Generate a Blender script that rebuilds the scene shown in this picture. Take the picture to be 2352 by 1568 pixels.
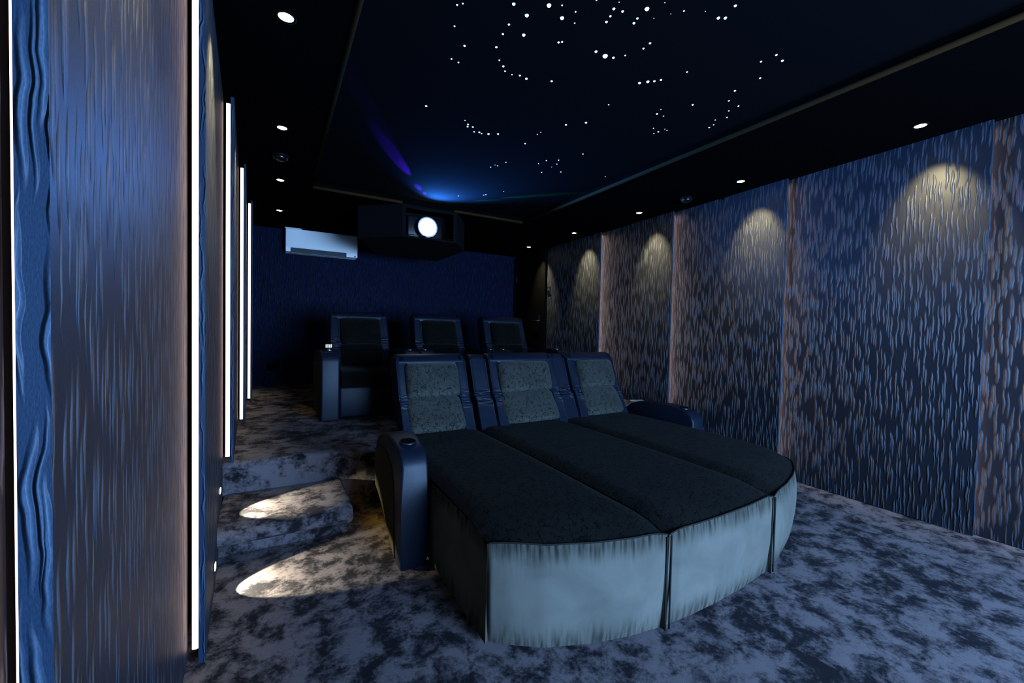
import bpy, bmesh, math, random
from mathutils import Vector, Matrix
random.seed(7)
S = bpy.context.scene
C = S.collection
for o in list(bpy.data.objects): bpy.data.objects.remove(o)
PI = math.pi

# ------------------------------------------------------------------ camera
HC = 1.2593
YAW, PITCH, ROLL, FPX = .5166, -.0267, .0205, 957.73
cam = bpy.data.objects.new('camera', bpy.data.cameras.new('camera')); C.objects.link(cam)
fw = Vector((math.sin(YAW)*math.cos(PITCH), math.cos(YAW)*math.cos(PITCH), math.sin(PITCH)))
rt = Vector((math.cos(YAW), -math.sin(YAW), 0)); up = rt.cross(fw)
r2 = math.cos(ROLL)*rt + math.sin(ROLL)*up; u2 = -math.sin(ROLL)*rt + math.cos(ROLL)*up
M = Matrix.Identity(4)
for i in range(3): M[i][0] = r2[i]; M[i][1] = u2[i]; M[i][2] = -fw[i]
M[0][3], M[1][3], M[2][3] = 0, 0, HC
cam.matrix_world = M
cam.data.sensor_fit = 'HORIZONTAL'; cam.data.sensor_width = 36; cam.data.lens = 36*FPX/2352
cam.data.clip_start = .02
S.camera = cam

# ------------------------------------------------------------------ world, exposure
w = bpy.data.worlds.new('world'); S.world = w; w.use_nodes = True
w.node_tree.nodes['Background'].inputs[0].default_value = (.25, .45, 1, 1)
w.node_tree.nodes['Background'].inputs[1].default_value = 0.0
S.view_settings.view_transform = 'Standard'; S.view_settings.look = 'None'
S.view_settings.exposure = 0.0; S.view_settings.gamma = 1; S.view_settings.use_curve_mapping = False

def light(name, kind, loc, col, power, aim=None, **kw):
    d = bpy.data.lights.new(name, kind); d.color = col; d.energy = power
    for k, v in kw.items(): setattr(d, k, v)
    o = bpy.data.objects.new(name, d); C.objects.link(o); o.location = loc
    if aim is not None:
        o.rotation_euler = (Vector(aim)-Vector(loc)).to_track_quat('-Z', 'Y').to_euler()
    return o

# the picture thrown on the screen behind the camera is the main (blue) light of the room
SCREEN_COL = (.29, .55, 1.0)
light('screen_light', 'AREA', (2.12, -2.38, 1.20), SCREEN_COL, 700, aim=(2.12, 3, 1.20), shape='RECTANGLE', size=2.5, size_y=1.4)

# ------------------------------------------------------------------ constants of the room (metres)
CEIL = 2.638; STAR_Z = 2.70; XL, XR = -.2213, 3.8747
YL0, YR0, PITCHY = .6698, .821, 1.2
WL, WR, YB, YF = -.305, 3.96, 6.84, -2.6
PZ, PY = .40, 3.085          # raised platform
REC = (.30, .0, 2.77, 4.645)  # recess x0, (front open y), x1, y1
TH, DEP = .020, .060

# ------------------------------------------------------------------ mesh helpers
def finish(name, bm, mat, parent=None, smooth=False, angle=None):
    me = bpy.data.meshes.new(name); bmesh.ops.recalc_face_normals(bm, faces=bm.faces[:])
    bm.to_mesh(me); bm.free(); me.materials.append(mat)
    if smooth or angle:
        for p in me.polygons: p.use_smooth = True
    if angle:
        me.set_sharp_from_angle(angle=math.radians(angle))
    o = bpy.data.objects.new(name, me); C.objects.link(o)
    if parent is not None: o.parent = parent
    return o
def tag(o, label, cat, group=None, kind=None):
    o['label'] = label; o['category'] = cat
    if group: o['group'] = group
    if kind: o['kind'] = kind
    return o
def struct(o): o['kind'] = 'structure'; return o
def thing(name, label, cat, loc=(0, 0, 0), group=None):
    o = bpy.data.objects.new(name, None); C.objects.link(o); o.location = loc; o.empty_display_size = .1
    return tag(o, label, cat, group)
def box(bm, x0, x1, y0, y1, z0, z1, bev=0, seg=3):
    v = [bm.verts.new((x, y, z)) for z in (z0, z1) for x, y in ((x0, y0), (x1, y0), (x1, y1), (x0, y1))]
    fs = [bm.faces.new([v[i] for i in f]) for f in ((3, 2, 1, 0), (4, 5, 6, 7), (0, 1, 5, 4), (1, 2, 6, 5), (2, 3, 7, 6), (3, 0, 4, 7))]
    if bev:
        es = list({e for f in fs for e in f.edges})
        bmesh.ops.bevel(bm, geom=es, offset=bev, segments=seg, profile=.5, affect='EDGES')
    return bm
def prism(bm, prof, a0, a1, axis='x', bev=0, seg=4):
    """prof: list of 2-D points; extruded along axis from a0 to a1."""
    def P(a, p):
        return {'x': (a, p[0], p[1]), 'y': (p[0], a, p[1]), 'z': (p[0], p[1], a)}[axis]
    A = [bm.verts.new(P(a0, p)) for p in prof]; B = [bm.verts.new(P(a1, p)) for p in prof]
    n = len(prof)
    f0 = bm.faces.new(A[::-1]); f1 = bm.faces.new(B)
    for i in range(n): bm.faces.new((A[i], A[(i+1) % n], B[(i+1) % n], B[i]))
    if bev:
        es = list(set(f0.edges) | set(f1.edges))
        bmesh.ops.bevel(bm, geom=es, offset=bev, segments=seg, profile=.5, affect='EDGES')
    return bm
def tube(bm, pts, r, n=8, closed=False):
    pts = [Vector(p) for p in pts]; rings = []; N = len(pts)
    for i, p in enumerate(pts):
        a = pts[(i-1) % N] if (closed or i > 0) else p
        b = pts[(i+1) % N] if (closed or i < N-1) else p
        t = (b-a).normalized(); h = Vector((0, 0, 1)) if abs(t.z) < .9 else Vector((0, 1, 0))
        s = t.cross(h).normalized(); u = s.cross(t)
        rr = r[i] if isinstance(r, (list, tuple)) else r
        rings.append([bm.verts.new(p + rr*(math.cos(2*PI*k/n)*s + math.sin(2*PI*k/n)*u)) for k in range(n)])
    for i in range(N if closed else N-1):
        A, B = rings[i], rings[(i+1) % N]
        for k in range(n): bm.faces.new((A[k], A[(k+1) % n], B[(k+1) % n], B[k]))
    if not closed:
        bm.faces.new(rings[0][::-1]); bm.faces.new(rings[-1])
    return bm
def lathe(bm, prof, cx, cy, n=32):
    """prof list of (r,z)"""
    rings = []
    for r, z in prof:
        if r < 1e-6: rings.append([bm.verts.new((cx, cy, z))])
        else: rings.append([bm.verts.new((cx+r*math.cos(2*PI*k/n), cy+r*math.sin(2*PI*k/n), z)) for k in range(n)])
    for A, B in zip(rings, rings[1:]):
        for k in range(n):
            q = [A[k % len(A)], A[(k+1) % len(A)], B[(k+1) % len(B)], B[k % len(B)]]
            q = list(dict.fromkeys(q))
            if len(q) > 2: bm.faces.new(q)
    return bm
def pillow(bm, c, U, V, N, w, h, t, sq=.045, n=22, sag=0., base=.015):
    """upholstered cushion: centre c, unit axes U,V, normal N"""
    c, U, V, N = map(Vector, (c, U, V, N))
    def shape(a): return max(0., 1-abs(a)**6)**.5
    fr = []; 
    for i in range(n+1):
        row = []
        for j in range(n+1):
            a = -math.cos(PI*i/n); b = -math.cos(PI*j/n)
            x = a*(w/2)*(1-sq*b**8); y = b*(h/2)*(1-sq*a**8)
            d = t*shape(a)*shape(b) + sag*(1-a*a)*(1-b*b)
            row.append(bm.verts.new(c + U*x + V*y + N*d))
        fr.append(row)
    for i in range(n):
        for j in range(n):
            bm.faces.new((fr[i][j], fr[i+1][j], fr[i+1][j+1], fr[i][j+1]))
    # border going back
    loop = [fr[i][0] for i in range(n)] + [fr[n][j] for j in range(n)] + [fr[i][n] for i in range(n, 0, -1)] + [fr[0][j] for j in range(n, 0, -1)]
    bk = [bm.verts.new(v.co - N*base) for v in loop]
    m = len(loop)
    for i in range(m): bm.faces.new((loop[i], bk[i], bk[(i+1) % m], loop[(i+1) % m]))
    bm.faces.new(bk)
    return bm

# ------------------------------------------------------------------ materials
def newmat(name):
    m = bpy.data.materials.new(name); m.use_nodes = True
    nt = m.node_tree; return m, nt, nt.nodes['Principled BSDF']
def N(nt, t, **kw):
    n = nt.nodes.new(t)
    for k, v in kw.items():
        if k.startswith('i_'): n.inputs[int(k[2:])].default_value = v
        else: setattr(n, k, v)
    return n
def L(nt, a, b): nt.links.new(a, b)
def math_(nt, op, a, b=None, clamp=False):
    n = N(nt, 'ShaderNodeMath', operation=op, use_clamp=clamp)
    for i, v in enumerate((a, b)):
        if v is None: continue
        if isinstance(v, (int, float)): n.inputs[i].default_value = v
        else: L(nt, v, n.inputs[i])
    return n.outputs[0]
def plain(name, col, rough=.6, spec=.3, metal=0, sheen=0, bump=0, bscale=200):
    m, nt, b = newmat(name)
    b.inputs['Base Color'].default_value = (*col, 1); b.inputs['Roughness'].default_value = rough
    b.inputs['Specular IOR Level'].default_value = spec; b.inputs['Metallic'].default_value = metal
    if sheen: b.inputs['Sheen Weight'].default_value = sheen; b.inputs['Sheen Roughness'].default_value = .4
    if bump:
        t = N(nt, 'ShaderNodeTexNoise'); t.inputs['Scale'].default_value = bscale
        tc = N(nt, 'ShaderNodeTexCoord'); L(nt, tc.outputs['Object'], t.inputs['Vector'])
        bp = N(nt, 'ShaderNodeBump'); bp.inputs['Strength'].default_value = bump; bp.inputs['Distance'].default_value = .002
        L(nt, t.outputs[0], bp.inputs['Height']); L(nt, bp.outputs[0], b.inputs['Normal'])
    return m
def emit(name, col, s):
    m, nt, b = newmat(name)
    b.inputs['Base Color'].default_value = (0, 0, 0, 1)
    b.inputs['Emission Color'].default_value = (*col, 1); b.inputs['Emission Strength'].default_value = s
    return m

def coords(nt):
    g = N(nt, 'ShaderNodeTexCoord'); s = N(nt, 'ShaderNodeSeparateXYZ'); L(nt, g.outputs['Object'], s.inputs[0]); return s
def comb(nt, x, y, z=0.):
    c = N(nt, 'ShaderNodeCombineXYZ')
    for i, v in enumerate((x, y, z)):
        if isinstance(v, (int, float)): c.inputs[i].default_value = v
        else: L(nt, v, c.inputs[i])
    return c.outputs[0]
def noise(nt, vec, scale=1., detail=2., rough=.5, dist=0.):
    t = N(nt, 'ShaderNodeTexNoise'); L(nt, vec, t.inputs['Vector'])
    t.inputs['Scale'].default_value = scale; t.inputs['Detail'].default_value = detail
    t.inputs['Roughness'].default_value = rough; t.inputs['Distortion'].default_value = dist
    return t.outputs[0]
def maprange(nt, v, a, b, c=0., d=1., smooth=True):
    n = N(nt, 'ShaderNodeMapRange'); n.interpolation_type = 'SMOOTHSTEP' if smooth else 'LINEAR'
    L(nt, v, n.inputs[0])
    for i, x in enumerate((a, b, c, d)): n.inputs[i+1].default_value = x
    return n.outputs[0]
def mixcol(nt, f, a, b):
    n = N(nt, 'ShaderNodeMix', data_type='RGBA'); L(nt, f, n.inputs[0])
    for i, v in ((6, a), (7, b)):
        if isinstance(v, tuple): n.inputs[i].default_value = (*v, 1)
        else: L(nt, v, n.inputs[i])
    return n.outputs[2]

def ridge_mat(name, base, ridge_lit, freq=40., fz=4.6, dist=.009, strength=1., rough=.5, spec=.22, wav=.020):
    """cloth with short, slightly wavy upright ridges"""
    m, nt, b = newmat(name)
    s = coords(nt); xy = math_(nt, 'ADD', s.outputs[0], s.outputs[1]); z = s.outputs[2]
    wv = noise(nt, comb(nt, math_(nt, 'MULTIPLY', xy, 9.), math_(nt, 'MULTIPLY', z, 10.)), 1., 1.5)
    xw = math_(nt, 'ADD', xy, math_(nt, 'MULTIPLY', math_(nt, 'SUBTRACT', wv, .5), wav))
    def strokes(f1, f2, off, a, b_):
        v = N(nt, 'ShaderNodeTexVoronoi', feature='F1', voronoi_dimensions='2D'); v.inputs['Scale'].default_value = 1.; v.inputs['Randomness'].default_value = .9
        L(nt, comb(nt, math_(nt, 'ADD', math_(nt, 'MULTIPLY', xw, f1), off), math_(nt, 'MULTIPLY', z, f2)), v.inputs['Vector'])
        return maprange(nt, v.outputs[0], a, b_, 1., 0.)
    line = math_(nt, 'MAXIMUM', strokes(freq, fz, 0., .08, .38), strokes(freq*1.15, fz*.62, 7.3, .04, .28))
    fine = noise(nt, comb(nt, math_(nt, 'MULTIPLY', xy, 600.), math_(nt, 'MULTIPLY', z, 160.)), 1., 2.)
    hgt = math_(nt, 'ADD', line, math_(nt, 'MULTIPLY', fine, .05))
    bp = N(nt, 'ShaderNodeBump'); bp.inputs['Strength'].default_value = strength; bp.inputs['Distance'].default_value = dist
    L(nt, hgt, bp.inputs['Height']); L(nt, bp.outputs[0], b.inputs['Normal'])
    c = mixcol(nt, line, base, ridge_lit)  # ridges get a lighter colour, painting in the light they catch
    c2 = N(nt, 'ShaderNodeMix', data_type='RGBA', blend_type='MULTIPLY'); c2.inputs[0].default_value = .4
    L(nt, c, c2.inputs[6]); L(nt, maprange(nt, fine, .3, .7, .3, 1.2, False), c2.inputs[7])
    L(nt, c2.outputs[2], b.inputs['Base Color'])
    b.inputs['Roughness'].default_value = rough; b.inputs['Specular IOR Level'].default_value = spec
    return m

M_panel = ridge_mat('ridged_grey_fabric', (.012, .0135, .019), (.046, .050, .066))
M_wallback = ridge_mat('ridged_dark_fabric', (.0034, .0058, .0195), (.014, .023, .066), spec=.04, dist=.012)
M_edge_lit = ridge_mat('panel_edge_fabric_lit', (.012, .026, .052), (.045, .075, .120), freq=60, fz=3.5, dist=.006, wav=.028)  # same panel fabric, blue screen light painted in as a lighter colour
M_black = plain('black_matt_paint', (.0015, .0015, .002), .85, .03)
M_backing = plain('dark_backing_board', (.012, .010, .010), .8, .1)
M_ceil = plain('black_ceiling_fabric', (.0018, .0018, .002), .9, .0, bump=.3, bscale=400)
M_star = plain('black_star_ceiling_cloth', (.0032, .0036, .0045), .9, .0)
M_lip = plain('padded_ceiling_trim', (.030, .016, .007), .9, .0)
M_bulk = plain('black_bulkhead_cloth', (.002, .002, .003), .85, .1)
M_door = plain('black_door_paint', (.0012, .0012, .0014), .7, .03)
M_chrome = plain('dark_chrome', (.35, .37, .4), .22, .5, metal=1)
M_plastic_b = plain('black_plastic', (.003, .003, .004), .35, .25)
M_white = plain('white_plastic', (.86, .88, .88), .35, .4)
M_grille = plain('grey_louvre_plastic', (.022, .028, .038), .5, .3)
M_label = plain('teal_sticker', (.05, .18, .22), .5, .3)
M_paper = plain('white_paper', (.75, .74, .7), .8, .1)
M_seam = plain('stitched_seam', (.012, .012, .011), .8, .1)

def leather():
    m, nt, b = newmat('black_leather')
    s = coords(nt); g = N(nt, 'ShaderNodeTexCoord')
    b.inputs['Base Color'].default_value = (.0022, .0058, .0145, 1)
    b.inputs['Roughness'].default_value = .48; b.inputs['Specular IOR Level'].default_value = .24
    v = N(nt, 'ShaderNodeTexVoronoi'); v.inputs['Scale'].default_value = 220; L(nt, g.outputs['Object'], v.inputs['Vector'])
    bp = N(nt, 'ShaderNodeBump'); bp.inputs['Strength'].default_value = .25; bp.inputs['Distance'].default_value = .001
    L(nt, v.outputs[0], bp.inputs['Height'])
    L(nt, bp.outputs[0], b.inputs['Normal'])
    return m
M_leather = leather()
def leather_creased(z0, name):
    m, nt, b = newmat(name)
    s = coords(nt); g = N(nt, 'ShaderNodeTexCoord')
    b.inputs['Base Color'].default_value = (.0022, .0058, .0145, 1)
    b.inputs['Roughness'].default_value = .48; b.inputs['Specular IOR Level'].default_value = .24
    band = maprange(nt, math_(nt, 'ABSOLUTE', math_(nt, 'SUBTRACT', s.outputs[2], z0)), 0., .085, 1., 0.)
    n1 = noise(nt, comb(nt, math_(nt, 'MULTIPLY', s.outputs[0], 9.), math_(nt, 'MULTIPLY', s.outputs[2], 62.)), 1., 1., .5, .4)
    h = math_(nt, 'MULTIPLY', maprange(nt, n1, .35, .65), band)
    v = noise(nt, g.outputs['Object'], 9., 2.)
    h = math_(nt, 'ADD', h, math_(nt, 'MULTIPLY', v, .35))
    bp = N(nt, 'ShaderNodeBump'); bp.inputs['Strength'].default_value = .9; bp.inputs['Distance'].default_value = .010
    L(nt, h, bp.inputs['Height']); L(nt, bp.outputs[0], b.inputs['Normal'])
    return m
M_leatherF = leather_creased(.69, 'black_leather_creased')
M_leatherB = leather_creased(1.09, 'black_leather_creased_back_row')

def velvet(name, base, dark, crackle=1., sheen=.5, streak=0., pile=.75, wrinkle_z=None):
    m, nt, b = newmat(name)
    g = N(nt, 'ShaderNodeTexCoord'); s = coords(nt)
    big = noise(nt, g.outputs['Object'], 5., 4., .55, .6)
    fac = maprange(nt, big, .33, .68, .0, .55, False)
    col = mixcol(nt, fac, base, tuple(.5*x for x in base))
    hsum = math_(nt, 'MULTIPLY', noise(nt, g.outputs['Object'], 350., 2.), .06)
    if crackle:
        wob = noise(nt, g.outputs['Object'], 14., 3.)
        def web(scx, scy, scz, th):
            v = N(nt, 'ShaderNodeTexVoronoi', feature='DISTANCE_TO_EDGE'); v.inputs['Scale'].default_value = 1.
            vec = N(nt, 'ShaderNodeVectorMath', operation='MULTIPLY'); L(nt, g.outputs['Object'], vec.inputs[0]); vec.inputs[1].default_value = (scx, scy, scz)
            ad = N(nt, 'ShaderNodeVectorMath', operation='ADD'); L(nt, vec.outputs[0], ad.inputs[0])
            sc = N(nt, 'ShaderNodeVectorMath', operation='SCALE'); nn = N(nt, 'ShaderNodeTexNoise'); nn.inputs['Scale'].default_value = 18.; nn.inputs['Detail'].default_value = 3.
            L(nt, g.outputs['Object'], nn.inputs['Vector']); L(nt, nn.outputs[1], sc.inputs[0]); sc.inputs['Scale'].default_value = .9
            L(nt, sc.outputs[0], ad.inputs[1]); L(nt, ad.outputs[0], v.inputs['Vector'])
            return maprange(nt, v.outputs[0], 0., th, 1., 0.)
        wsum = math_(nt, 'MAXIMUM', web(38, 16, 16, .075), web(13, 36, 40, .07))
        wsum = math_(nt, 'MULTIPLY', wsum, maprange(nt, noise(nt, g.outputs['Object'], 30., 3., .6), .40, .58))
        col = mixcol(nt, math_(nt, 'MULTIPLY', wsum, .85*crackle), col, dark)
        hsum = math_(nt, 'ADD', hsum, math_(nt, 'MULTIPLY', wsum, -.35))
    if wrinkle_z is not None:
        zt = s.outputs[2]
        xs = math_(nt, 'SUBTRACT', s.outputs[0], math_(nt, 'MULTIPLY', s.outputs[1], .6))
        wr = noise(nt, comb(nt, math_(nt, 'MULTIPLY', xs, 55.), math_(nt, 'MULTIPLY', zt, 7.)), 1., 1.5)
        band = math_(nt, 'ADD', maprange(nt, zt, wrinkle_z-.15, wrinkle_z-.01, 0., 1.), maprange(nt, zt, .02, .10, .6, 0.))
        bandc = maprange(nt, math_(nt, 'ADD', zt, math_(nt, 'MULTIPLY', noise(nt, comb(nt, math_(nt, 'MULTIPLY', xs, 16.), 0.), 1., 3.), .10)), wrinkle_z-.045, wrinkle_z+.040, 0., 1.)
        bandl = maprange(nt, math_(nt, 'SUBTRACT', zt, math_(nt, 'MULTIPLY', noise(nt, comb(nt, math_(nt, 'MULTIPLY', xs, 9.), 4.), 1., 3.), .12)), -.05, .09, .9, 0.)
        nap_shade = math_(nt, 'MAXIMUM', bandc, bandl)
        col = mixcol(nt, math_(nt, 'MULTIPLY', nap_shade, maprange(nt, wr, .3, .62, .95, .35)), col, dark)  # shading of the pile painted darker along top and bottom edges
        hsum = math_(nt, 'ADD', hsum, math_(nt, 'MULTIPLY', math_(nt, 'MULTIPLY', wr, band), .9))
    bp = N(nt, 'ShaderNodeBump'); bp.inputs['Strength'].default_value = .8; bp.inputs['Distance'].default_value = .006
    L(nt, hsum, bp.inputs['Height'])
    lift = N(nt, 'ShaderNodeVectorMath', operation='ADD'); L(nt, bp.outputs[0], lift.inputs[0]); lift.inputs[1].default_value = (0, 0, pile)   # the pile leans upwards
    nrm = N(nt, 'ShaderNodeVectorMath', operation='NORMALIZE'); L(nt, lift.outputs[0], nrm.inputs[0]); L(nt, nrm.outputs[0], b.inputs['Normal'])
    L(nt, col, b.inputs['Base Color']); b.inputs['Roughness'].default_value = .75
    b.inputs['Specular IOR Level'].default_value = .04
    b.inputs['Sheen Weight'].default_value = sheen*.25; b.inputs['Sheen Roughness'].default_value = .35
    b.inputs['Sheen Tint'].default_value = (.8, 1, 1, 1)
    return m
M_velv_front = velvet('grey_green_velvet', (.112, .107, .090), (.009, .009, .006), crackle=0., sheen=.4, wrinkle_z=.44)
M_velv_top = velvet('dark_crackle_velvet', (.0105, .0105, .0095), (.0005, .0009, .001), crackle=1., sheen=.05)
M_velv_cush = velvet('crackle_velvet_cushion', (.058, .060, .052), (.004, .004, .0038), crackle=1.05, pile=1., sheen=.3)
M_velv_back = velvet('dim_crackle_velvet', (.006, .006, .005), (.002, .002, .0018), crackle=.9, sheen=.2)
M_velv_side = velvet('olive_velvet_side', (.045, .038, .02), (.012, .012, .008), crackle=0., sheen=.2)

def carpet():
    m, nt, b = newmat('mottled_plush_carpet')
    g = N(nt, 'ShaderNodeTexCoord')
    n1 = noise(nt, g.outputs['Object'], 8.5, 6, .66, .3)
    n2 = noise(nt, g.outputs['Object'], 1.6, 2., .5, .5)
    n3 = noise(nt, g.outputs['Object'], 420., 2., .7)
    n4 = noise(nt, g.outputs['Object'], 60., 3., .7)
    s_ = math_(nt, 'ADD', n1, math_(nt, 'MULTIPLY', math_(nt, 'SUBTRACT', n2, .5), .35))
    s_ = math_(nt, 'ADD', s_, math_(nt, 'MULTIPLY', math_(nt, 'SUBTRACT', n4, .5), .30))
    f = maprange(nt, s_, .38, .62)
    col = mixcol(nt, f, (.008, .0075, .010), (.112, .094, .101))
    mm = N(nt, 'ShaderNodeMix', data_type='RGBA', blend_type='MULTIPLY'); mm.inputs[0].default_value = 1.
    L(nt, col, mm.inputs[6]); L(nt, maprange(nt, n3, .3, .7, .55, 1.35, False), mm.inputs[7])
    L(nt, mm.outputs[2], b.inputs['Base Color'])
    bp = N(nt, 'ShaderNodeBump'); bp.inputs['Strength'].default_value = .7; bp.inputs['Distance'].default_value = .004
    L(nt, math_(nt, 'ADD', n3, math_(nt, 'MULTIPLY', n1, 2.)), bp.inputs['Height']); L(nt, bp.outputs[0], b.inputs['Normal'])
    b.inputs['Roughness'].default_value = .9; b.inputs['Specular IOR Level'].default_value = .1
    L(nt, mixcol(nt, f, (.06, .06, .08), (.5, .46, .48)), b.inputs['Sheen Tint']); b.inputs['Sheen Weight'].default_value = .22; b.inputs['Sheen Roughness'].default_value = .5
    return m
M_carpet = carpet()

LEDC = (1, .72, .66)
M_led = emit('pink_white_led', LEDC, 4.2)
M_ledr = emit('pink_white_led_right', LEDC, 12.)
M_down = emit('warm_downlight_lens', (1, .88, .50), 30.)
M_stepl = emit('step_light_lens', (1, .93, .68), 12.)
M_starl = emit('star_light', (.42, .84, 1.), 2.6)
M_starm = emit('star_light_dim', (.50, .86, 1.), 1.9)
M_lens = emit('projector_lens_glow', (.72, .82, 1.), 40.)
M_lens2 = emit('projector_glare_ring', (.20, .36, 1.), 1.6)

# ------------------------------------------------------------------ room shell
bm = bmesh.new(); box(bm, WL-.3, WR+.3, YF-.2, PY+.3, -.12, 0); struct(finish('floor', bm, M_carpet))
# raised platform with a soft carpeted nosing
bm = bmesh.new()
prism(bm, [(PY+.02, 0), (PY+.02, PZ-.05), (PY+.004, PZ-.03), (PY+.006, PZ-.012), (PY+.02, PZ-.003), (PY+.045, PZ), (YB+.1, PZ), (YB+.1, 0)], WL-.02, WR+.02)
struct(tag(finish('floor_platform', bm, M_carpet), 'carpeted raised platform under the back row of recliners', 'platform'))
# front step
bm = bmesh.new()
prism(bm, [(2.70, 0), (2.69, .085), (2.60, .10), (2.565, .125), (2.555, .155), (2.57, .185), (2.605, .20), (PY+.02, .20), (PY+.02, 0)], WL+.03, .405, bev=.012, seg=2)
tag(finish('carpeted_step', bm, M_carpet, angle=40), 'low carpeted step in front of the raised platform, lit by an oval spot of light', 'step')
# walls
bm = bmesh.new(); box(bm, WL-.15, WL, YF, YB+.1, 0, CEIL+.2); struct(finish('wall_left', bm, M_backing))
bm = bmesh.new(); box(bm, WR, WR+.15, YF, YB+.1, 0, CEIL+.2); struct(finish('wall_right', bm, M_backing))
bm = bmesh.new(); box(bm, WL-.1, WR+.1, YB, YB+.15, 0, CEIL+.2); struct(finish('wall_back', bm, M_wallback))
bm = bmesh.new(); box(bm, WL-.1, WR+.1, YF-.15, YF, 0, CEIL+.2); struct(finish('wall_front', bm, M_black))
# ceiling: border slab with a rectangular recess and the star ceiling above
bm = bmesh.new()
rx0, ry0, rx1, ry1 = .30, -2.1, 2.77, 4.645
box(bm, WL-.1, rx0, YF-.1, YB+.1, CEIL, CEIL+.2); box(bm, rx1, WR+.1, YF-.1, YB+.1, CEIL, CEIL+.2)
box(bm, rx0, rx1, ry1, YB+.1, CEIL, CEIL+.2); box(bm, rx0, rx1, YF-.1, ry0, CEIL, CEIL+.2)
struct(finish('ceiling', bm, M_ceil))
bm = bmesh.new(); box(bm, rx0-.02, rx1+.02, ry0-.02, ry1+.02, STAR_Z, STAR_Z+.04); struct(finish('ceiling_star_panel', bm, M_star))
bm = bmesh.new()
r_ = .016
tube(bm, [(rx0+r_*.3, ry0, CEIL+r_*.4), (rx0+r_*.3, ry1-.0, CEIL+r_*.4)], r_, 12)
tube(bm, [(rx1-r_*.3, ry0, CEIL+r_*.4), (rx1-r_*.3, ry1-.0, CEIL+r_*.4)], r_, 12)
tube(bm, [(rx0, ry1-r_*.3, CEIL+r_*.4), (1.21, ry1-r_*.3, CEIL+r_*.4)], r_, 12)
tube(bm, [(1.82, ry1-r_*.3, CEIL+r_*.4), (rx1, ry1-r_*.3, CEIL+r_*.4)], r_, 12)
struct(finish('trim_1', bm, M_lip, smooth=True))

# ------------------------------------------------------------------ saw-tooth fabric wall panels
def wall_panel(side, y0, y1, z0, label, top=CEIL-.006, depth=DEP, th=TH):
    sgn = -1 if side == 'left' else 1
    xf = XL if side == 'left' else XR
    def X(d): return xf + sgn*d
    bm = bmesh.new()
    n = 8
    # board: front face slants from the near edge back towards the wall
    a = [(X(0.), y0), (X(depth), y1), (X(depth+TH), y1), (X(th), y0)]
    prism(bm, a, z0+.006, top, axis='z', bev=.003, seg=2)
    o = finish('wall_panel', bm, M_panel, angle=40)
    o.data.materials.append(M_edge_lit)
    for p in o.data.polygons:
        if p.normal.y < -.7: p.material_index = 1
    return tag(o, label, 'wall panel', 'ridged grey fabric panels on the %s wall' % side)
def led(side, y, z0, label, top=CEIL-.03, th=TH):
    sgn = -1 if side == 'left' else 1
    xf = XL if side == 'left' else XR
    x0, x1 = xf+sgn*(th+.002), xf+sgn*(.0455 if th == TH else .048)
    yy = y+.045
    bm = bmesh.new()
    prism(bm, [(min(x0, x1), yy+.012), (min(x0, x1), yy+.003), ((x0+x1)/2, yy-.001), (max(x0, x1), yy+.003), (max(x0, x1), yy+.012)], z0+.035, top, axis='z')
    o = finish('led_strip', bm, M_led if side == 'left' else M_ledr)
    return tag(o, label, 'light strip', 'vertical light strips on the %s wall' % side)

lab_l = ['ridged fabric wall panel on the left wall, behind and beside the camera, nearest of all',
         'large blurred ridged fabric panel filling the left foreground of the photo',
         'narrow-looking ridged fabric panel on the left wall, next to the carpeted step, second visible',
         'ridged fabric panel on the left wall above the platform edge, third visible from the front',
         'ridged fabric panel on the left wall beside the platform, fourth visible from the front',
         'ridged fabric panel on the left wall touching the back wall corner']
for k in range(-1, 5):
    y0 = YL0 + k*PITCHY
    y1 = min(y0+PITCHY+.06, YB-.005)
    z0 = PZ if y0 > PY-.1 else 0
    wall_panel('left', y0, y1, z0, lab_l[k+1], th=.028 if k == 0 else TH)
    if k >= 0:
        led('left', y0, z0, ['thin glowing light strip at the far left edge of the photo',
                             'tallest bright vertical light strip, in the left foreground',
                             'bright vertical light strip ending at the platform edge, second from the front',
                             'bright vertical light strip standing on the platform, third from the front',
                             'shortest bright vertical light strip on the left wall, nearest the back wall'][k], th=.028 if k == 0 else TH)
lab_r = ['ridged fabric panel at the far right edge of the photo, nearest on the right wall',
         'widest ridged fabric panel on the right wall with a large yellowish pool of light',
         'ridged fabric panel on the right wall behind the right armrest of the lounger',
         'ridged fabric panel on the right wall behind the third seat back',
         'farthest ridged fabric panel on the right wall, beside the black door']
for k in range(-1, 4):
    y0 = YR0 + k*PITCHY
    y1 = y0+PITCHY+.09 if k < 3 else 5.775
    wall_panel('right', y0, y1, PZ if y0 > PY-.1 else 0, lab_r[k+1])
    if k >= 0:
        led('right', y0, PZ if y0 > PY-.1 else 0,
            ['light strip tucked behind the edge between the two nearest right wall panels',
             'light strip tucked behind the panel edge right of the sofa end',
             'light strip tucked behind the panel edge above the right armrest',
             'light strip tucked behind the farthest panel edge on the right wall'][k])

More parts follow.
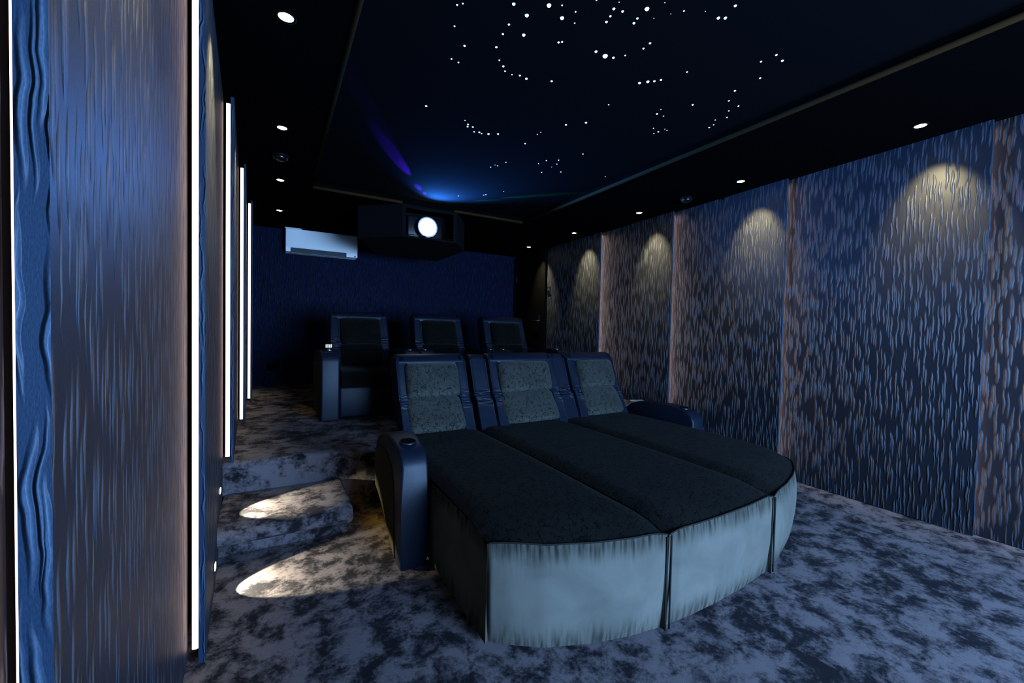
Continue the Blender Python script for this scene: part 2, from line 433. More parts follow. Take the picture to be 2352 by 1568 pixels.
# ------------------------------------------------------------------ door in the right wall
DX = WR-.045
bm = bmesh.new(); box(bm, DX, WR, 5.90, 6.76, PZ+.008, 2.50, .003, 2); d = struct(finish('door_1', bm, M_door))
bm = bmesh.new(); tube(bm, [(DX-.002, 5.97, 1.43), (DX-.05, 5.97, 1.43)], .011, 10); tube(bm, [(DX-.05, 5.965, 1.43), (DX-.05, 6.09, 1.43)], .009, 10)
box(bm, DX-.006, DX, 5.94, 6.0, 1.32, 1.53, .002, 2); h = finish('door_handle', bm, M_chrome, d, angle=40); h['label'] = 'dark metal lever handle'
for z in (.72, 1.36, 2.2):
    bm = bmesh.new(); tube(bm, [(DX-.008, 6.765, z-.05), (DX-.008, 6.765, z+.05)], .008, 10); finish('hinge', bm, M_chrome, d)
bm = bmesh.new()
box(bm, WR-.065, WR, 5.79, 5.895, PZ, 2.60, .004, 2); box(bm, WR-.065, WR, 6.77, YB-.002, PZ, 2.60, .004, 2); box(bm, WR-.065, WR, 5.895, 6.77, 2.505, 2.60, .004, 2)
struct(finish('trim_2', bm, M_door))

# ------------------------------------------------------------------ lamps in the ceiling
def downlight(x, y, label, group, sgn, vis=True):
    t = thing('downlight', label, 'downlight', (x, y, CEIL), group)
    bm = bmesh.new(); lathe(bm, [(.030, .001), (.032, -.004), (.042, -.005), (.045, -.001), (.045, 0)], 0, 0, 32)
    finish('bezel', bm, M_black, t, smooth=True)
    bm = bmesh.new(); lathe(bm, [(.031, -.001), (.026, -.0035), (0, -.0045)], 0, 0, 24)
    finish('lens', bm, M_down, t, smooth=True)
    tilt = .46
    light('downlight_lamp', 'SPOT', (x, y, CEIL-.012), (1, .85, .46), DOWN_P, aim=(x+sgn*tilt, y-.02, CEIL-1.0), spot_size=math.radians(62), spot_blend=1., shadow_soft_size=.02)
    return t
DOWN_P = 145
for k in range(-1, 4):
    downlight(.0351, 2.1669+k*1.2, ['round downlight above the left aisle, outside the top of the photo', 'largest round downlight in the top left of the photo',
              'second nearest round downlight above the left aisle', 'third nearest round downlight above the left aisle, just past the smoke detector',
              'smallest and farthest round downlight above the left aisle, near the air conditioner'][k+1], 'round downlights along the left wall', -1)
for k in range(-1, 5):
    downlight(3.627, 1.0883+k*1.2, ['round downlight near the right wall, outside the photo', 'nearest round downlight along the right wall, above the widest panel',
              'second nearest round downlight along the right wall', 'third nearest round downlight along the right wall',
              'fourth round downlight along the right wall, small', 'farthest and smallest round downlight, above the black door'][k+1], 'round downlights along the right wall', 1)

# smoke detectors / ceiling sensors
def detector(x, y, label):
    t = thing('ceiling_detector', label, 'detector', (x, y, CEIL), 'round black ceiling detectors')
    bm = bmesh.new(); lathe(bm, [(.062, 0), (.062, -.010), (.055, -.016), (.0, -.016)], 0, 0, 32); finish('base', bm, M_plastic_b, t, angle=40)
    bm = bmesh.new(); lathe(bm, [(.046, -.016), (.044, -.030), (.030, -.040), (0, -.042)], 0, 0, 32); finish('cover', bm, M_plastic_b, t, angle=40)
    bm = bmesh.new()
    tube(bm, [(.05*math.cos(a), .05*math.sin(a), -.024) for a in [i*2*PI/28 for i in range(28)]], .003, 6, closed=True); finish('ring', bm, M_chrome, t, smooth=True)
detector(.032, 3.916, 'small black ceiling detector between the left downlights, only its rim glinting')
detector(3.63, 2.858, 'small black ceiling detector above the right wall between two downlights')

# ------------------------------------------------------------------ step lights in the left wall
def step_light(y, z, label):
    f = (y-(YL0+PITCHY))/PITCHY
    x = XL - DEP*f
    t = thing('step_light', label, 'step light', (x, y, z), 'small step lights low in the left wall')
    bm = bmesh.new(); box(bm, -.004, .006, -.028, .028, -.024, .024, .003, 2); finish('bezel', bm, M_plastic_b, t)
    bm = bmesh.new(); box(bm, .003, .0085, -.018, .018, -.014, .014, .002, 2); finish('lens', bm, M_stepl, t)
    light('step_lamp', 'SPOT', (x+.012, y, z), (1, .93, .66), STEP_P, aim=(x+.012+.87, y+.03, z-.50), spot_size=math.radians(62), spot_blend=.22, shadow_soft_size=.004)
STEP_P = 60
step_light(2.33, .135, 'lower of two tiny step lights, glowing just above the floor')
step_light(2.76, .345, 'upper of two tiny step lights, glowing just above the carpeted step')

# ------------------------------------------------------------------ projector and its bulkhead
BZ = 2.275
BX0, BX1 = 1.22, 1.86
plan = [(.81, 5.03), (BX0, 4.655), (BX1, 4.655), (2.13, 5.06), (2.11, 6.05), (1.22, 6.0)]
bh = thing('projector_bulkhead', 'black faceted ceiling bulkhead before the back wall, holding the projector', 'bulkhead', (0, 0, 0))
def wall_bar(name, p, q, z0, z1, t=.02):
    p, q = Vector((*p, 0)), Vector((*q, 0)); d_ = (q-p).normalized(); n_ = Vector((-d_.y, d_.x, 0))*t
    bm = bmesh.new(); prism(bm, [(v.x, v.y) for v in (p, q, q+n_, p+n_)], z0, z1, axis='z'); finish(name, bm, M_bulk, bh)
bm = bmesh.new(); prism(bm, plan, BZ, BZ+.02, axis='z'); finish('underside', bm, M_bulk, bh)
for i in range(6):
    if i != 1: wall_bar('side_board', plan[i], plan[(i+1) % 6], BZ+.02, CEIL-.001)
wall_bar('front_board', plan[1], (BX0+.035, 4.655), BZ+.02, CEIL-.001); wall_bar('front_board', (BX1-.035, 4.655), plan[2], BZ+.02, CEIL-.001)
wall_bar('front_board', (BX0+.035, 4.655), (BX1-.035, 4.655), CEIL-.036, CEIL-.001)
bm = bmesh.new(); box(bm, BX0+.0, BX1, 4.98, 5.0, BZ+.02, CEIL-.001); finish('niche_back', bm, M_bulk, bh)
bm = bmesh.new()
for a, b in (((BX0+.035, BZ+.035), (BX1-.035, BZ+.035)), ((BX1-.035, BZ+.035), (BX1-.035, CEIL-.035)), ((BX1-.035, CEIL-.035), (BX0+.035, CEIL-.035)), ((BX0+.035, CEIL-.035), (BX0+.035, BZ+.035))):
    tube(bm, [(a[0], 4.653, a[1]), (b[0], 4.653, b[1])], .004, 6)
finish('hatch_frame', bm, plain('dark_hatch_frame', (.002, .0022, .003), .6, .05), bh)
pj = thing('projector', 'projector with a blazing white-blue lens inside the ceiling bulkhead', 'projector', (1.515, 4.80, BZ+.060))
bm = bmesh.new(); box(bm, -.21, .21, -.035, .10, -.03, .22, .015, 3); finish('body', bm, M_plastic_b, pj, angle=40)
def ydisc(bm, prof, cx, cz, n=40):
    lathe(bm, prof, 0, 0, n)
    for v in bm.verts: x, y, z = v.co; v.co = (x+cx, z, y+cz)
    return bm
bm = bmesh.new(); ydisc(bm, [(.116, -.035), (.116, -.13), (.122, -.13), (.127, -.12), (.127, -.035)], 0, .085); finish('lens_barrel', bm, M_plastic_b, pj, angle=40)
bm = bmesh.new(); ydisc(bm, [(.115, -.118), (.113, -.121), (.100, -.122)], 0, .085); g2 = finish('lens_glass', bm, M_lens2, pj, smooth=True); g2['label'] = 'outer lens ring with added blue glow'  # emission adds the blue glare round the lens
bm = bmesh.new(); ydisc(bm, [(.100, -.123), (.08, -.135), (.04, -.142), (0, -.145)], 0, .085); g2 = finish('lens', bm, M_lens, pj, smooth=True); g2['label'] = 'blinding white lens centre'  # disc made oversized so its glow stands in for the lens glare
light('projector_stray_light', 'SPOT', (1.515, 4.60, BZ+.20), (.04, .26, 1.), 1300, aim=(1.62, 4.0, STAR_Z), spot_size=math.radians(112), spot_blend=1., shadow_soft_size=.03)
for k, (ax, ay, an, pw) in enumerate(((.60, 3.02, 4, 1700), (.93, 3.68, 6.5, 8000), (1.02, 3.80, 4, 5000), (1.27, 4.24, 9, 2600), (1.38, 4.38, 9, 1500))):
    light('added_violet_streak', 'SPOT', (1.48, 4.60, 2.56), (.09, .012, 1.), pw, aim=(ax, ay, STAR_Z), spot_size=math.radians(an), spot_blend=.6, shadow_soft_size=.004)  # added spots that draw violet streaks on the star ceiling
for ax, ay, an, pw in ((2.02, 4.25, 7, 400), (2.35, 3.86, 5, 1600)):
    light('added_green_streak', 'SPOT', (1.62, 4.60, 2.60), (.01, 1., .15), pw, aim=(ax, ay, STAR_Z), spot_size=math.radians(an), spot_blend=.7, shadow_soft_size=.004)  # added spots that draw a green streak on the star ceiling

# ------------------------------------------------------------------ air conditioner on the back wall
ac = thing('air_conditioner', 'white wall-mounted air conditioner high on the back wall', 'air conditioner', (.12, 6.62, 2.295))
AW, AH, AD = .945, .325, .215
bm = bmesh.new(); prism(bm, [(0, .062), (-.004, .10), (-.004, AH-.02), (.004, AH-.004), (.03, AH), (AD, AH), (AD, .0), (.10, 0), (.075, .012)], 0, AW, bev=.004, seg=2); finish('casing', bm, M_white, ac, angle=35)
bm = bmesh.new(); prism(bm, [(-.006, .066), (-.010, .07), (-.010, AH-.012), (-.004, AH-.006), (.004, AH-.006), (0, .066)], .012, AW-.012, bev=.002, seg=2); finish('front_panel', bm, M_white, ac, angle=35)
bm = bmesh.new(); box(bm, 0, .060, -.004, .08, 0, .060, .003, 2); finish('lower_end_cap', bm, M_white, ac)
bm = bmesh.new(); box(bm, AW-.155, AW, -.004, .08, 0, .060, .003, 2); finish('lower_end_cap', bm, M_white, ac)
bm = bmesh.new(); box(bm, .062, AW-.157, .004, .09, -.004, .058); o = finish('outlet', bm, M_grille, ac); o['label'] = 'dark air outlet'
for k, z in enumerate((.048, .030, .010)):
    bm = bmesh.new(); box(bm, .064, AW-.160, -.012+.006*k, .012, z-.003, z+.003, .001, 1); finish('louvre', bm, M_grille, ac)
bm = bmesh.new(); box(bm, .062, AW-.165, -.016, .03, -.016, -.011, .001, 1); finish('flap', bm, plain('grey_flap', (.30, .32, .34), .5), ac)
bm = bmesh.new(); box(bm, -.012, .20, -.003, .18, AH-.001, AH+.008, .002, 1); finish('top_bracket', bm, M_white, ac)
bm = bmesh.new(); box(bm, AW-.048, AW-.022, -.0055, -.003, .008, .024); o = finish('badge', bm, M_label, ac); o['label'] = 'small teal badge'

# wall plates
def plate(name, x0, x1, y0, y1, z0, z1, mat, label, cat):
    t = thing(name, label, cat, ((x0+x1)/2, (y0+y1)/2, (z0+z1)/2)); c = t.location
    bm = bmesh.new(); box(bm, x0-c.x, x1-c.x, y0-c.y, y1-c.y, z0-c.z, z1-c.z, .003, 2); finish('plate', bm, mat, t)
    return t
sw = plate('wall_controller', XR-.008+.05, XR+.062, 5.66, 5.75, 1.86, 1.99, M_plastic_b, 'small dark wall controller with a greenish screen beside the black door', 'wall controller')
bm = bmesh.new(); box(bm, -.0145, -.010, -.03, .03, .0, .05); finish('screen', bm, emit('dim_green_screen', (.3, .5, .15), .06), sw)
bm = bmesh.new(); box(bm, -.016, -.010, -.043, -.038, -.055, .06); finish('side_bar', bm, M_chrome, sw)
ob = plate('wall_socket', -.10, .05, YB-.03, YB, .62, .73, M_black, 'black socket box low on the back wall, left of the recliners', 'socket')
bm = bmesh.new(); tube(bm, [(-.11, YB-.02, .64), (-.14, YB-.03, .58), (-.13, YB-.03, .50), (-.16, YB-.05, .43), (-.12, YB-.08, .41), (-.02, YB-.07, .408)], .007, 6)
tag(finish('cable', bm, M_plastic_b, smooth=True), 'black cable dangling from the socket box to the platform floor', 'cable')

# ------------------------------------------------------------------ padded seat back (shared by both rows)
def seat_back(root, x0, x1, yb, zb, mat, vel, top_z, crease_z, y_crease, y_top, cw, seatz, fr=.088, headz=None):
    """padded leather frame with recessed field, head and lumbar cushions"""
    prof = [(yb, zb), (y_crease-.012, crease_z-.03), (y_crease+.004, crease_z+.02), (y_top-.012, top_z-.06), (y_top+.000, top_z-.022), (y_top+.022, top_z-.003), (y_top+.06, top_z),
            (y_top+.13, top_z-.02), (y_top+.155, top_z-.06), (y_crease+.20, crease_z), (yb+.17, zb)]
    bm = bmesh.new(); prism(bm, prof, x0, x1, bev=.028, seg=5)
    b = finish('backrest', bm, mat, root, angle=50)
    F = .034
    side = [(yb-F*.9, zb+.005), (y_crease-.012-F, crease_z-.03), (y_crease+.004-F, crease_z+.02), (y_top-.012-F, top_z-.05), (y_top+.01-F, top_z-.012), (y_top+.03, top_z-.002), (y_top+.05, top_z-.03), (y_crease+.06, crease_z), (yb+.06, zb+.005)]
    bw = fr
    for xa_, xb_ in ((x0+.001, x0+bw), (x1-bw, x1-.001)):
        bm = bmesh.new(); prism(bm, side, xa_, xb_, bev=.030, seg=5); finish('side_bolster', bm, mat, b, angle=50)
    bm = bmesh.new(); zt0 = top_z-.088
    prism(bm, [(y_top-.030-F*.55, zt0), (y_top-.020-F, zt0+.028), (y_top-.012-F, top_z-.05), (y_top+.01-F, top_z-.012), (y_top+.03, top_z-.001), (y_top+.05, top_z-.03), (y_top+.03, zt0)], x0+.012, x1-.012, bev=.012, seg=3)
    finish('top_bolster', bm, mat, b, angle=50)
    cx = (x0+x1)/2 if cw[1] is None else cw[1]
    W = cw[0]
    def cush(nm, ya, za, yc, zc, lift, wx, t):
        a = Vector((cx, ya, za)); c = Vector((cx, yc, zc)); V = (c-a).normalized(); U = Vector((1, 0, 0)); Nn = U.cross(V)
        if Nn.y > 0: Nn = -Nn
        bm = bmesh.new(); pillow(bm, (a+c)/2 + Nn*lift, U, V, Nn, wx, (c-a).length, t, base=.03)
        return finish(nm, bm, vel, b, smooth=True)
    hz = headz or (crease_z+.012, top_z-.085)
    def yat(z):
        if z > crease_z: return y_crease+(y_top-y_crease)*(z-crease_z)/(top_z-crease_z)
        return yb+(y_crease-yb)*(z-zb)/(crease_z-zb)
    cush('head_cushion', yat(hz[0])-.004, hz[0]+.006, yat(hz[1]), hz[1], .030, W, .072)
    cush('lumbar_cushion', yat(seatz), seatz, yat(hz[0])+.01, hz[0]+.004, .012, W*1.02, .052)
    return b

# ------------------------------------------------------------------ front lounger sofa
sofa = thing('lounger_sofa', 'large three-seat reclined sofa with a deep curved velvet footrest in the middle of the room', 'sofa', (1.9, 2.2, 0))
sofa_off = Vector(sofa.location)
def reb(o):  # keep authoring coordinates in world space
    o.matrix_parent_inverse = Matrix.Translation(-sofa_off); return o
FR = [(.722, 1.462), (.727, 1.443), (.81, 1.372), (.91, 1.303), (1.106, 1.226), (1.257, 1.188), (1.429, 1.163), (1.6, 1.153), (1.771, 1.153), (2.0, 1.163), (2.267, 1.192), (2.472, 1.238), (2.66, 1.298), (2.81, 1.361), (2.95, 1.445), (3.03, 1.53), (3.065, 1.63), (3.075, 1.75)]
def fy(x):
    for (a, b), (c, d) in zip(FR, FR[1:]):
        if a <= x <= c: return b+(d-b)*(x-a)/(c-a+1e-9)
    return FR[-1][1] if x > 3 else FR[0][1]
SEG = [(.727, 1.424), (1.436, 2.258), (2.270, 3.075)]
YBK = 3.06; ZT = .435; ZL = .018
for si, (xa, xb) in enumerate(SEG):
    bm = bmesh.new()
    NX, NY = 44, 64
    top = []
    def crown(d, H=.050, R=.16):
        d = max(0, min(1, d/R)); return H*math.sin(d*PI/2)**.9
    for i in range(NX+1):
        t = i/NX; t = t - .10*math.sin(2*PI*t)   # denser at the sides
        x = xa+(xb-xa)*t
        row = []
        for j in range(NY+1):
            q = (j/NY)**1.6
            y0 = fy(x); y = y0+(YBK-y0)*q
            dl, dr, df = x-xa, xb-x, y-y0
            if si == 0 : dl2 = dl
            z = ZT + min(crown(df, .040, .20), 1) * 1.0
            side = min(crown(dl, .030, .10), crown(dr, .030, .10))
            z += side - .030
            z += .012*math.sin(PI*min(1, q))
            # edge piping line stays at ZT on the front
            if j == 0: z = ZT + side*.5 - .012
            row.append(bm.verts.new((x, y, z)))
        top.append(row)
    for i in range(NX):
        for j in range(NY): bm.faces.new((top[i][j], top[i+1][j], top[i+1][j+1], top[i][j+1]))
    # back closing
    bk = [bm.verts.new((top[i][NY].co.x, YBK, .10)) for i in range(NX+1)]
    for i in range(NX): bm.faces.new((top[i][NY], top[i+1][NY], bk[i+1], bk[i]))
    st = reb(finish('seat_top', bm, M_velv_top, sofa, smooth=True))
    # upright cover: front curve and sides
    bm = bmesh.new()
    path = [(top[i][0].co.copy() if False else None) for i in range(0)]
    pts = []
    me = st.data
    frontline = [Vector((xa+(xb-xa)*((i/NX)-.10*math.sin(2*PI*i/NX)), 0, 0)) for i in range(NX+1)]
    for v in frontline:
        v.y = fy(v.x); side = min(crown(v.x-xa, .030, .10), crown(xb-v.x, .030, .10)); v.z = ZT+side*.5-.012
    leftline = [Vector((xa, fy(xa)+(YBK-fy(xa))*((j/NY)**1.6), 0)) for j in range(NY, 0, -1)]
    for v in leftline: v.z = ZT-.030+crown(v.y-fy(xa), .040, .20)+.0
    rightline = [Vector((xb, fy(xb)+(YBK-fy(xb))*((j/NY)**1.6), 0)) for j in range(1, NY+1)]
    for v in rightline: v.z = ZT-.030+crown(v.y-fy(xb), .040, .20)
    full = leftline+frontline+rightline
    KZ = 14; rings = []
    for idx, v in enumerate(full):
        p, q = full[max(0, idx-1)], full[min(len(full)-1, idx+1)]
        t = Vector((q.x-p.x, q.y-p.y, 0)).normalized(); n_ = Vector((t.y, -t.x, 0))
        isf = len(leftline) <= idx < len(leftline)+len(frontline)
        if isf:
            u = (v.x-xa)/(xb-xa); wgt = min(1, min(u, 1-u)/.06)
            if si == 0: wgt = min(1, u/.02, (1-u)/.06)
        else: wgt = .0
        col = []
        for k in range(KZ+1):
            s_ = k/KZ; z = v.z+(ZL-v.z)*s_
            bulge = .022*math.sin(PI*s_)**.7*wgt - .020*(s_**2)*1.0*(1 if isf else 0)
            col.append(bm.verts.new((v.x+n_.x*bulge, v.y+n_.y*bulge, z)))
        rings.append(col)
    for A, B in zip(rings, rings[1:]):
        for k in range(KZ): bm.faces.new((A[k], A[k+1], B[k+1], B[k]))
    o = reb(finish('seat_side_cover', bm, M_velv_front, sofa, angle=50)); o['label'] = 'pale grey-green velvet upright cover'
    # piping along the top front edge and down the joints
    bm = bmesh.new(); tube(bm, [v+Vector((0, -.003, .001)) for v in frontline], .0035, 6); 
    reb(finish('piping', bm, M_seam, sofa, smooth=True))
    if si < 2:
        bm = bmesh.new(); tube(bm, [(c.co if False else c) for c in [Vector((xb-.004, fy(xb)-.004, ZT-.02-(ZT-.04)*k/8)) for k in range(9)]], .004, 6); reb(finish('seam_cord', bm, M_seam, sofa, smooth=True))
    if si > 0:
        bm = bmesh.new(); tube(bm, [Vector((xa+.010, fy(xa)-.004, ZT-.02-(ZT-.04)*k/8)) for k in range(9)], .004, 6)
        reb(finish('seam_cord', bm, M_seam, sofa, smooth=True))
# plinth
bm = bmesh.new(); prism(bm, [(x, fy(x)+.07) for x in (.78, .9, 1.1, 1.4, 1.8, 2.2, 2.6, 2.9, 3.02)] + [(3.02, 3.05), (.78, 3.05)], .0, .10, axis='z'); reb(finish('plinth', bm, M_black, sofa))

# backs: three padded seats and two padded dividers
BKS = [(.815, 1.395, (.435, 1.093)), (1.612, 2.298, (.535, 1.952)), (2.460, 3.045, (.445, 2.770))]
for x0, x1, cw in BKS:
    b = seat_back(sofa, x0, x1, 2.975, .42, M_leatherF, M_velv_cush, 1.052, .69, 3.17, 3.30, cw, .475)
    reb(b)
for x0, x1 in ((1.452, 1.600), (2.308, 2.450)):
    prof = [(2.965, .42), (3.150, .665), (3.170, .71), (3.285, 1.0), (3.30, 1.025), (3.33, 1.040), (3.37, 1.042), (3.42, 1.02), (3.44, .98), (3.36, .69), (3.14, .42)]
    bm = bmesh.new(); prism(bm, prof, x0, x1, bev=.030, seg=5); o = reb(finish('back_divider', bm, M_leatherF, sofa, angle=50))
# tall side wings lower part of seat backs sit on a black base
bm = bmesh.new(); box(bm, .83, 3.03, 2.99, 3.07, .0, .44, .01, 2); reb(finish('back_base', bm, M_black, sofa))

def well_shade(c, cx, cy):  # blackens the flat disc to paint the shade inside the cup well
    c.data.materials.append(M_black)
    for p in c.data.polygons:
        if math.hypot(p.center.x-cx, p.center.y-cy) < .0396: p.material_index = 1
def lounge_arm(x0, x1, dy, outer, ext=0., zk=1.):
    P = [(2.098, .012), (2.165, .005), (2.32, .10), (2.49, .205), (2.61, .244), (2.70, .262), (2.735, .32), (2.735, .45), (2.700, .545), (2.63, .600), (2.51, .638), (2.38, .652), (2.26, .645), (2.17, .625), (2.115, .592), (2.09, .54), (2.088, .30), (2.09, .06)]
    P = [(y+(ext if y > 2.45 else 0), z*zk) for y, z in P]
    bm = bmesh.new(); prism(bm, [(y+dy, z) for y, z in P], x0, x1, bev=.014, seg=4)
    a = reb(finish('armrest', bm, M_leather, sofa, angle=50))
    # velvet side panel
    Q = [(2.20, .035), (2.34, .118), (2.50, .215), (2.61, .252), (2.69, .272), (2.705, .40), (2.680, .475), (2.62, .530), (2.52, .555), (2.40, .548), (2.30, .505), (2.25, .43), (2.232, .33), (2.222, .20)]
    xs = (x0-.007, x0+.004) if outer < 0 else (x1-.004, x1+.007)
    bm = bmesh.new(); prism(bm, [(y+dy, z) for y, z in [(a_+(ext if a_ > 2.45 else 0), b_*zk) for a_, b_ in Q]], xs[0], xs[1], bev=.003, seg=2)
    p = finish('side_panel', bm, M_velv_side, a, angle=40); p['label'] = 'olive velvet inset'
    # cup holder: flat disc painted black as the shade of the well, chrome rim
    cx, cy, cz = (x0+x1)/2, 2.235+dy, .642*zk
    bm = bmesh.new(); lathe(bm, [(.040, .003), (.043, .005), (.0455, .003), (.0455, -.004), (.040, -.004)], 0, 0, 28); lathe(bm, [(.040, .0025), (.038, .0015), (0, .0005)], 0, 0, 28)
    for v in bm.verts: v.co = (v.co.x+cx, v.co.y+cy, v.co.z+cz+v.co.y*.10+.002)
    c = finish('cup_holder', bm, M_cup, a, angle=40); c['label'] = 'metal-rimmed cup holder'; well_shade(c, cx, cy)
M_cup = plain('dark_metal_rim', (.06, .07, .09), .3, .5, metal=.9)
lounge_arm(.56, .70, 0, -1)
lounge_arm(3.085, 3.225, .205, 1, .17, .94)

tag(finish('paper_sheet', prism(bmesh.new(), [(3.10, 2.93), (3.20, 2.90), (3.21, 2.99), (3.09, 3.03)], .583, .588, axis='z'), M_paper), 'pale sheet of paper lying behind the right armrest of the sofa', 'paper')

# ------------------------------------------------------------------ back row recliners
recl_lab = ['left recliner of the back row, its front and left armrest in view',
            'middle recliner of the back row, only its upper back showing behind the sofa',
            'recliner at the right end of the back row, next to the black door']
proto = thing('recliner', recl_lab[0], 'recliner', (.82, 4.07, PZ), 'recliners on the raised platform')
ro = Vector(proto.location)
def rp(o): o.matrix_parent_inverse = Matrix.Translation(-ro); return o
for sx in (0, 1):
    x0 = .360 if sx == 0 else 1.124
    P = [(4.078, .412), (4.16, .402), (4.60, .402), (4.95, .44), (4.99, .60), (4.97, .86), (4.90, .97), (4.75, 1.02), (4.50, 1.035), (4.25, 1.035), (4.13, 1.02), (4.085, .99), (4.07, .94), (4.068, .60)]
    bm = bmesh.new(); prism(bm, P, x0, x0+.152, bev=.014, seg=4); a = rp(finish('armrest', bm, M_leather, proto, angle=50))
    if sx == 0:
        bm = bmesh.new(); prism(bm, [(4.18, .43), (4.60, .42), (4.92, .46), (4.95, .62), (4.92, .80), (4.84, .88), (4.6, .925), (4.35, .93), (4.22, .90), (4.16, .84)], x0-.007, x0+.003, bev=.003, seg=2)
        p = finish('side_panel', bm, M_velv_side, a, angle=40); p['label'] = 'olive velvet inset'
    bm = bmesh.new(); lathe(bm, [(.040, .003), (.043, .005), (.0455, .003), (.0455, -.004), (.040, -.004)], 0, 0, 28); lathe(bm, [(.040, .0025), (0, .0005)], 0, 0, 28)
    for v in bm.verts: v.co = (v.co.x+x0+.078, v.co.y+4.25, v.co.z+1.038)
    c = finish('cup_holder', bm, M_cup, a, angle=40); well_shade(c, x0+.078, 4.25)
bm = bmesh.new(); box(bm, .52, 1.125, 4.13, 4.95, .41, .70, .02, 3); rp(finish('kickboard', bm, M_leather, proto, angle=50))
bm = bmesh.new(); prism(bm, [(4.10, .70), (4.095, .79), (4.12, .835), (4.20, .855), (4.80, .84), (4.80, .70)], .535, 1.115, bev=.02, seg=4); rp(finish('seat', bm, M_velv_back, proto, angle=50))
b = seat_back(proto, .518, 1.135, 4.74, .80, M_leatherB, M_velv_back, 1.437, 1.05, 4.88, 5.0, (.43, .840), .85, headz=(1.062, 1.352)); rp(b)
def copy_tree(o, parent=None, shift=None):
    c = o.copy(); C.objects.link(c)
    if parent is not None: c.parent = parent; c.matrix_parent_inverse = o.matrix_parent_inverse.copy()
    for ch in o.children: copy_tree(ch, c)
    return c
for i, dx in ((1, .925), (2, 1.850)):
    c = copy_tree(proto); c.location.x += dx; c['label'] = recl_lab[i]

# small holder with four white tips on the left armrest of the back row
hd = thing('remote_holder', 'small black holder with four white tips on the left back-row armrest', 'holder', (.437, 4.25, 1.043))
bm = bmesh.new(); lathe(bm, [(.034, 0), (.034, .012), (.026, .020), (0, .020)], 0, 0, 24); finish('stand', bm, M_plastic_b, hd, angle=40)
for k in range(4):
    bm = bmesh.new(); x = -.022+.0145*k; box(bm, x-.0045, x+.0045, -.006, .004, .018, .05+.002*(k % 2), .002, 2)
    o = finish('tip', bm, M_tip if k else emit('white_tip_glow', (1, 1, 1), .8), hd); M_tip = o.data.materials[0]  # glow added to plain white tips, which are not lamps

# faint amber light under the seats
light('amber_underseat_light', 'AREA', (.66, 2.62, .10), (1, .62, .06), .35, aim=(.2, 2.62, .0), shape='RECTANGLE', size=.5, size_y=.04)
light('amber_underseat_light_back', 'AREA', (.345, 4.65, .52), (1, .62, .06), .22, aim=(-.2, 4.6, .40), shape='RECTANGLE', size=.6, size_y=.04)

# ------------------------------------------------------------------ front of room (behind the camera)
bm = bmesh.new(); box(bm, .15, 3.35, YF+.004, YF+.034, .50, 2.35); tag(finish('projection_screen', bm, M_white), 'wide projection screen on the front wall behind the camera', 'screen')

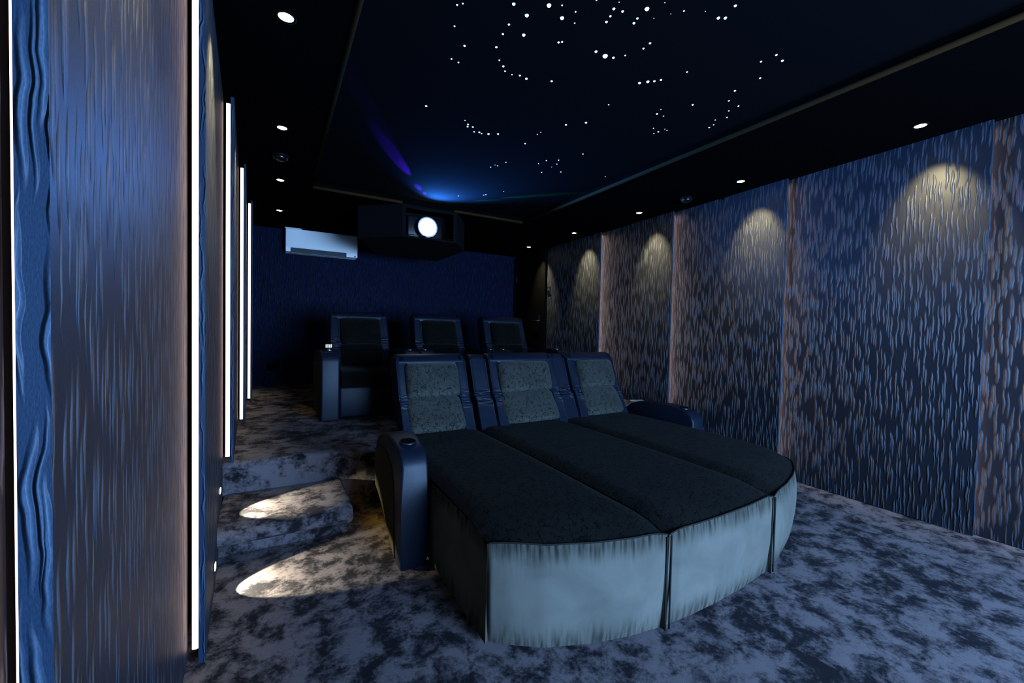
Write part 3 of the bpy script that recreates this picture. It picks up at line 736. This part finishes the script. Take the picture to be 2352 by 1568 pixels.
# ------------------------------------------------------------------ star ceiling: every fibre-optic star is a thing
def px2ceil(px, py, z):
    d = r2*((px-1176)/FPX) + u2*((784-py)/FPX) + fw
    return d*((z-HC)/d.z)
ST = {
 'leftmost scattered column': [(1050,12,3.5),(1063,9,3),(1044,61,3),(1067,106,4),(1037,136,3),(1053,144,3)],
 'hooked curve left of centre': [(1169,57,4),(1155,79,4),(1140,109,4),(1147,139,3),(1156,153,4),(1160,164,3),(1176,172,2.5),(1194,174,3.5),(1209,181,4.5)],
 'brightest cluster': [(1180,10,6),(1210,36,7),(1203,81,6),(1261,13,8),(1291,13,3),(1291,42,7),(1283,98,4),(1291,97,3.5),(1322,28,3),(1320,54,2.5)],
 'top centre cluster': [(1370,1,3),(1410,21,5),(1430,27,4.5),(1402,38,4),(1393,51,4.5)],
 'group around the upper large star': [(1486,21,8),(1464,43,4),(1456,54,4.5),(1422,6,2),(1527,7,2),(1541,33,1.5),(1502,43,1.5),(1571,26,3),(1620,27,1.5)],
 'bright upper right trio': [(1689,14,5),(1650,42,5.5),(1666,42,5.5)],
 'largest star group': [(1369,119,5),(1390,129,9),(1409,133,4.5),(1436,128,3)],
 'pair beside the largest star': [(1478,112,3.5),(1493,100,4)],
 'straight bright row of four': [(1469,191,5),(1488,188,5.5),(1503,187,4),(1518,184,4)],
 'widely spaced lone stars': [(1267,187,4),(979,244,4),(1578,166,3),(1591,241,3.5),(1398,241,2.5),(1346,282,4),(1300,287,3.5),(1339,354,2.5)],
 'rightmost group of four': [(1783,127,4),(1797,140,4.5),(1748,142,3.5),(1746,180,3.5)],
 'diagonal chain at right': [(1688,209,3.5),(1674,232,3),(1696,244,3),(1674,255,2.5),(1670,270,2.5),(1643,276,2.3),(1639,287,2.3),(1629,293,3)],
 'ring below the straight row': [(1509,262,3.5),(1518,252,1.7),(1524,267,2.3),(1501,295,2),(1502,307,2),(1512,303,2.7),(1527,297,1.8),(1532,300,1.8)],
 'faint pair at right ceiling edge': [(1390,406,1.6),(1410,421,2)],
 'curved row above the projector': [(1068,277,2),(1075,286,3.2),(1074,291,3.2),(1086,292,3.2),(1089,303,2.7),(1101,304,3.4),(1106,307,2.7),(1122,308,3.8),(1144,308,3.4)],
 'trio beside the curved row': [(1206,330,2.8),(1234,309,1.9),(1242,304,1.7)],
 'tiny foursome above the projector': [(1127,384,2.2),(1137,379,1.7),(1143,381,2),(1162,373,2)],
 'loose ring of seven tiny stars': [(1237,376,2),(1255,369,2.3),(1283,368,2.4),(1279,377,2),(1267,384,1.3),(1244,396,2.4),(1288,395,2.2)],
 'faint group nearest the projector': [(1053,450,1.7),(1111,448,2),(1116,447,2.2),(1157,440,1.6)],
}
ordn = ['first', 'second', 'third', 'fourth', 'fifth', 'sixth', 'seventh', 'eighth', 'ninth', 'tenth']
ball = {}
def star_mesh(mat):
    bm = bmesh.new(); prof = [(1., .25), (1., 0), (.92, -.38), (.7, -.71), (.38, -.92), (0, -1)]
    lathe(bm, prof, 0, 0, 14); o = finish('ceiling_star', bm, mat, smooth=True); me = o.data; bpy.data.objects.remove(o); return me
me_b, me_d = star_mesh(M_starl), star_mesh(M_starm)
for cl, pts in ST.items():
    order = sorted(range(len(pts)), key=lambda i: (pts[i][0], pts[i][1]))
    for rank, i in enumerate(order):
        x, y, s = pts[i]
        p = px2ceil(x, y, STAR_Z-.002); dist = p.length
        rad = (s*1.0)/FPX*(p.dot(fw))*.64
        o = bpy.data.objects.new('ceiling_star', me_b if s > 2.4 else me_d); C.objects.link(o)
        o.location = (p.x, p.y, STAR_Z); o.scale = (rad, rad, rad*.8)
        size = 'large dazzling' if s >= 6 else ('bright' if s >= 4 else ('small' if s > 2.1 else 'tiny'))
        lab = '%s star light, %s from left in the %s' % (size, ordn[rank], cl)
        tag(o, lab, 'star light', 'blue-white star lights in the black ceiling')
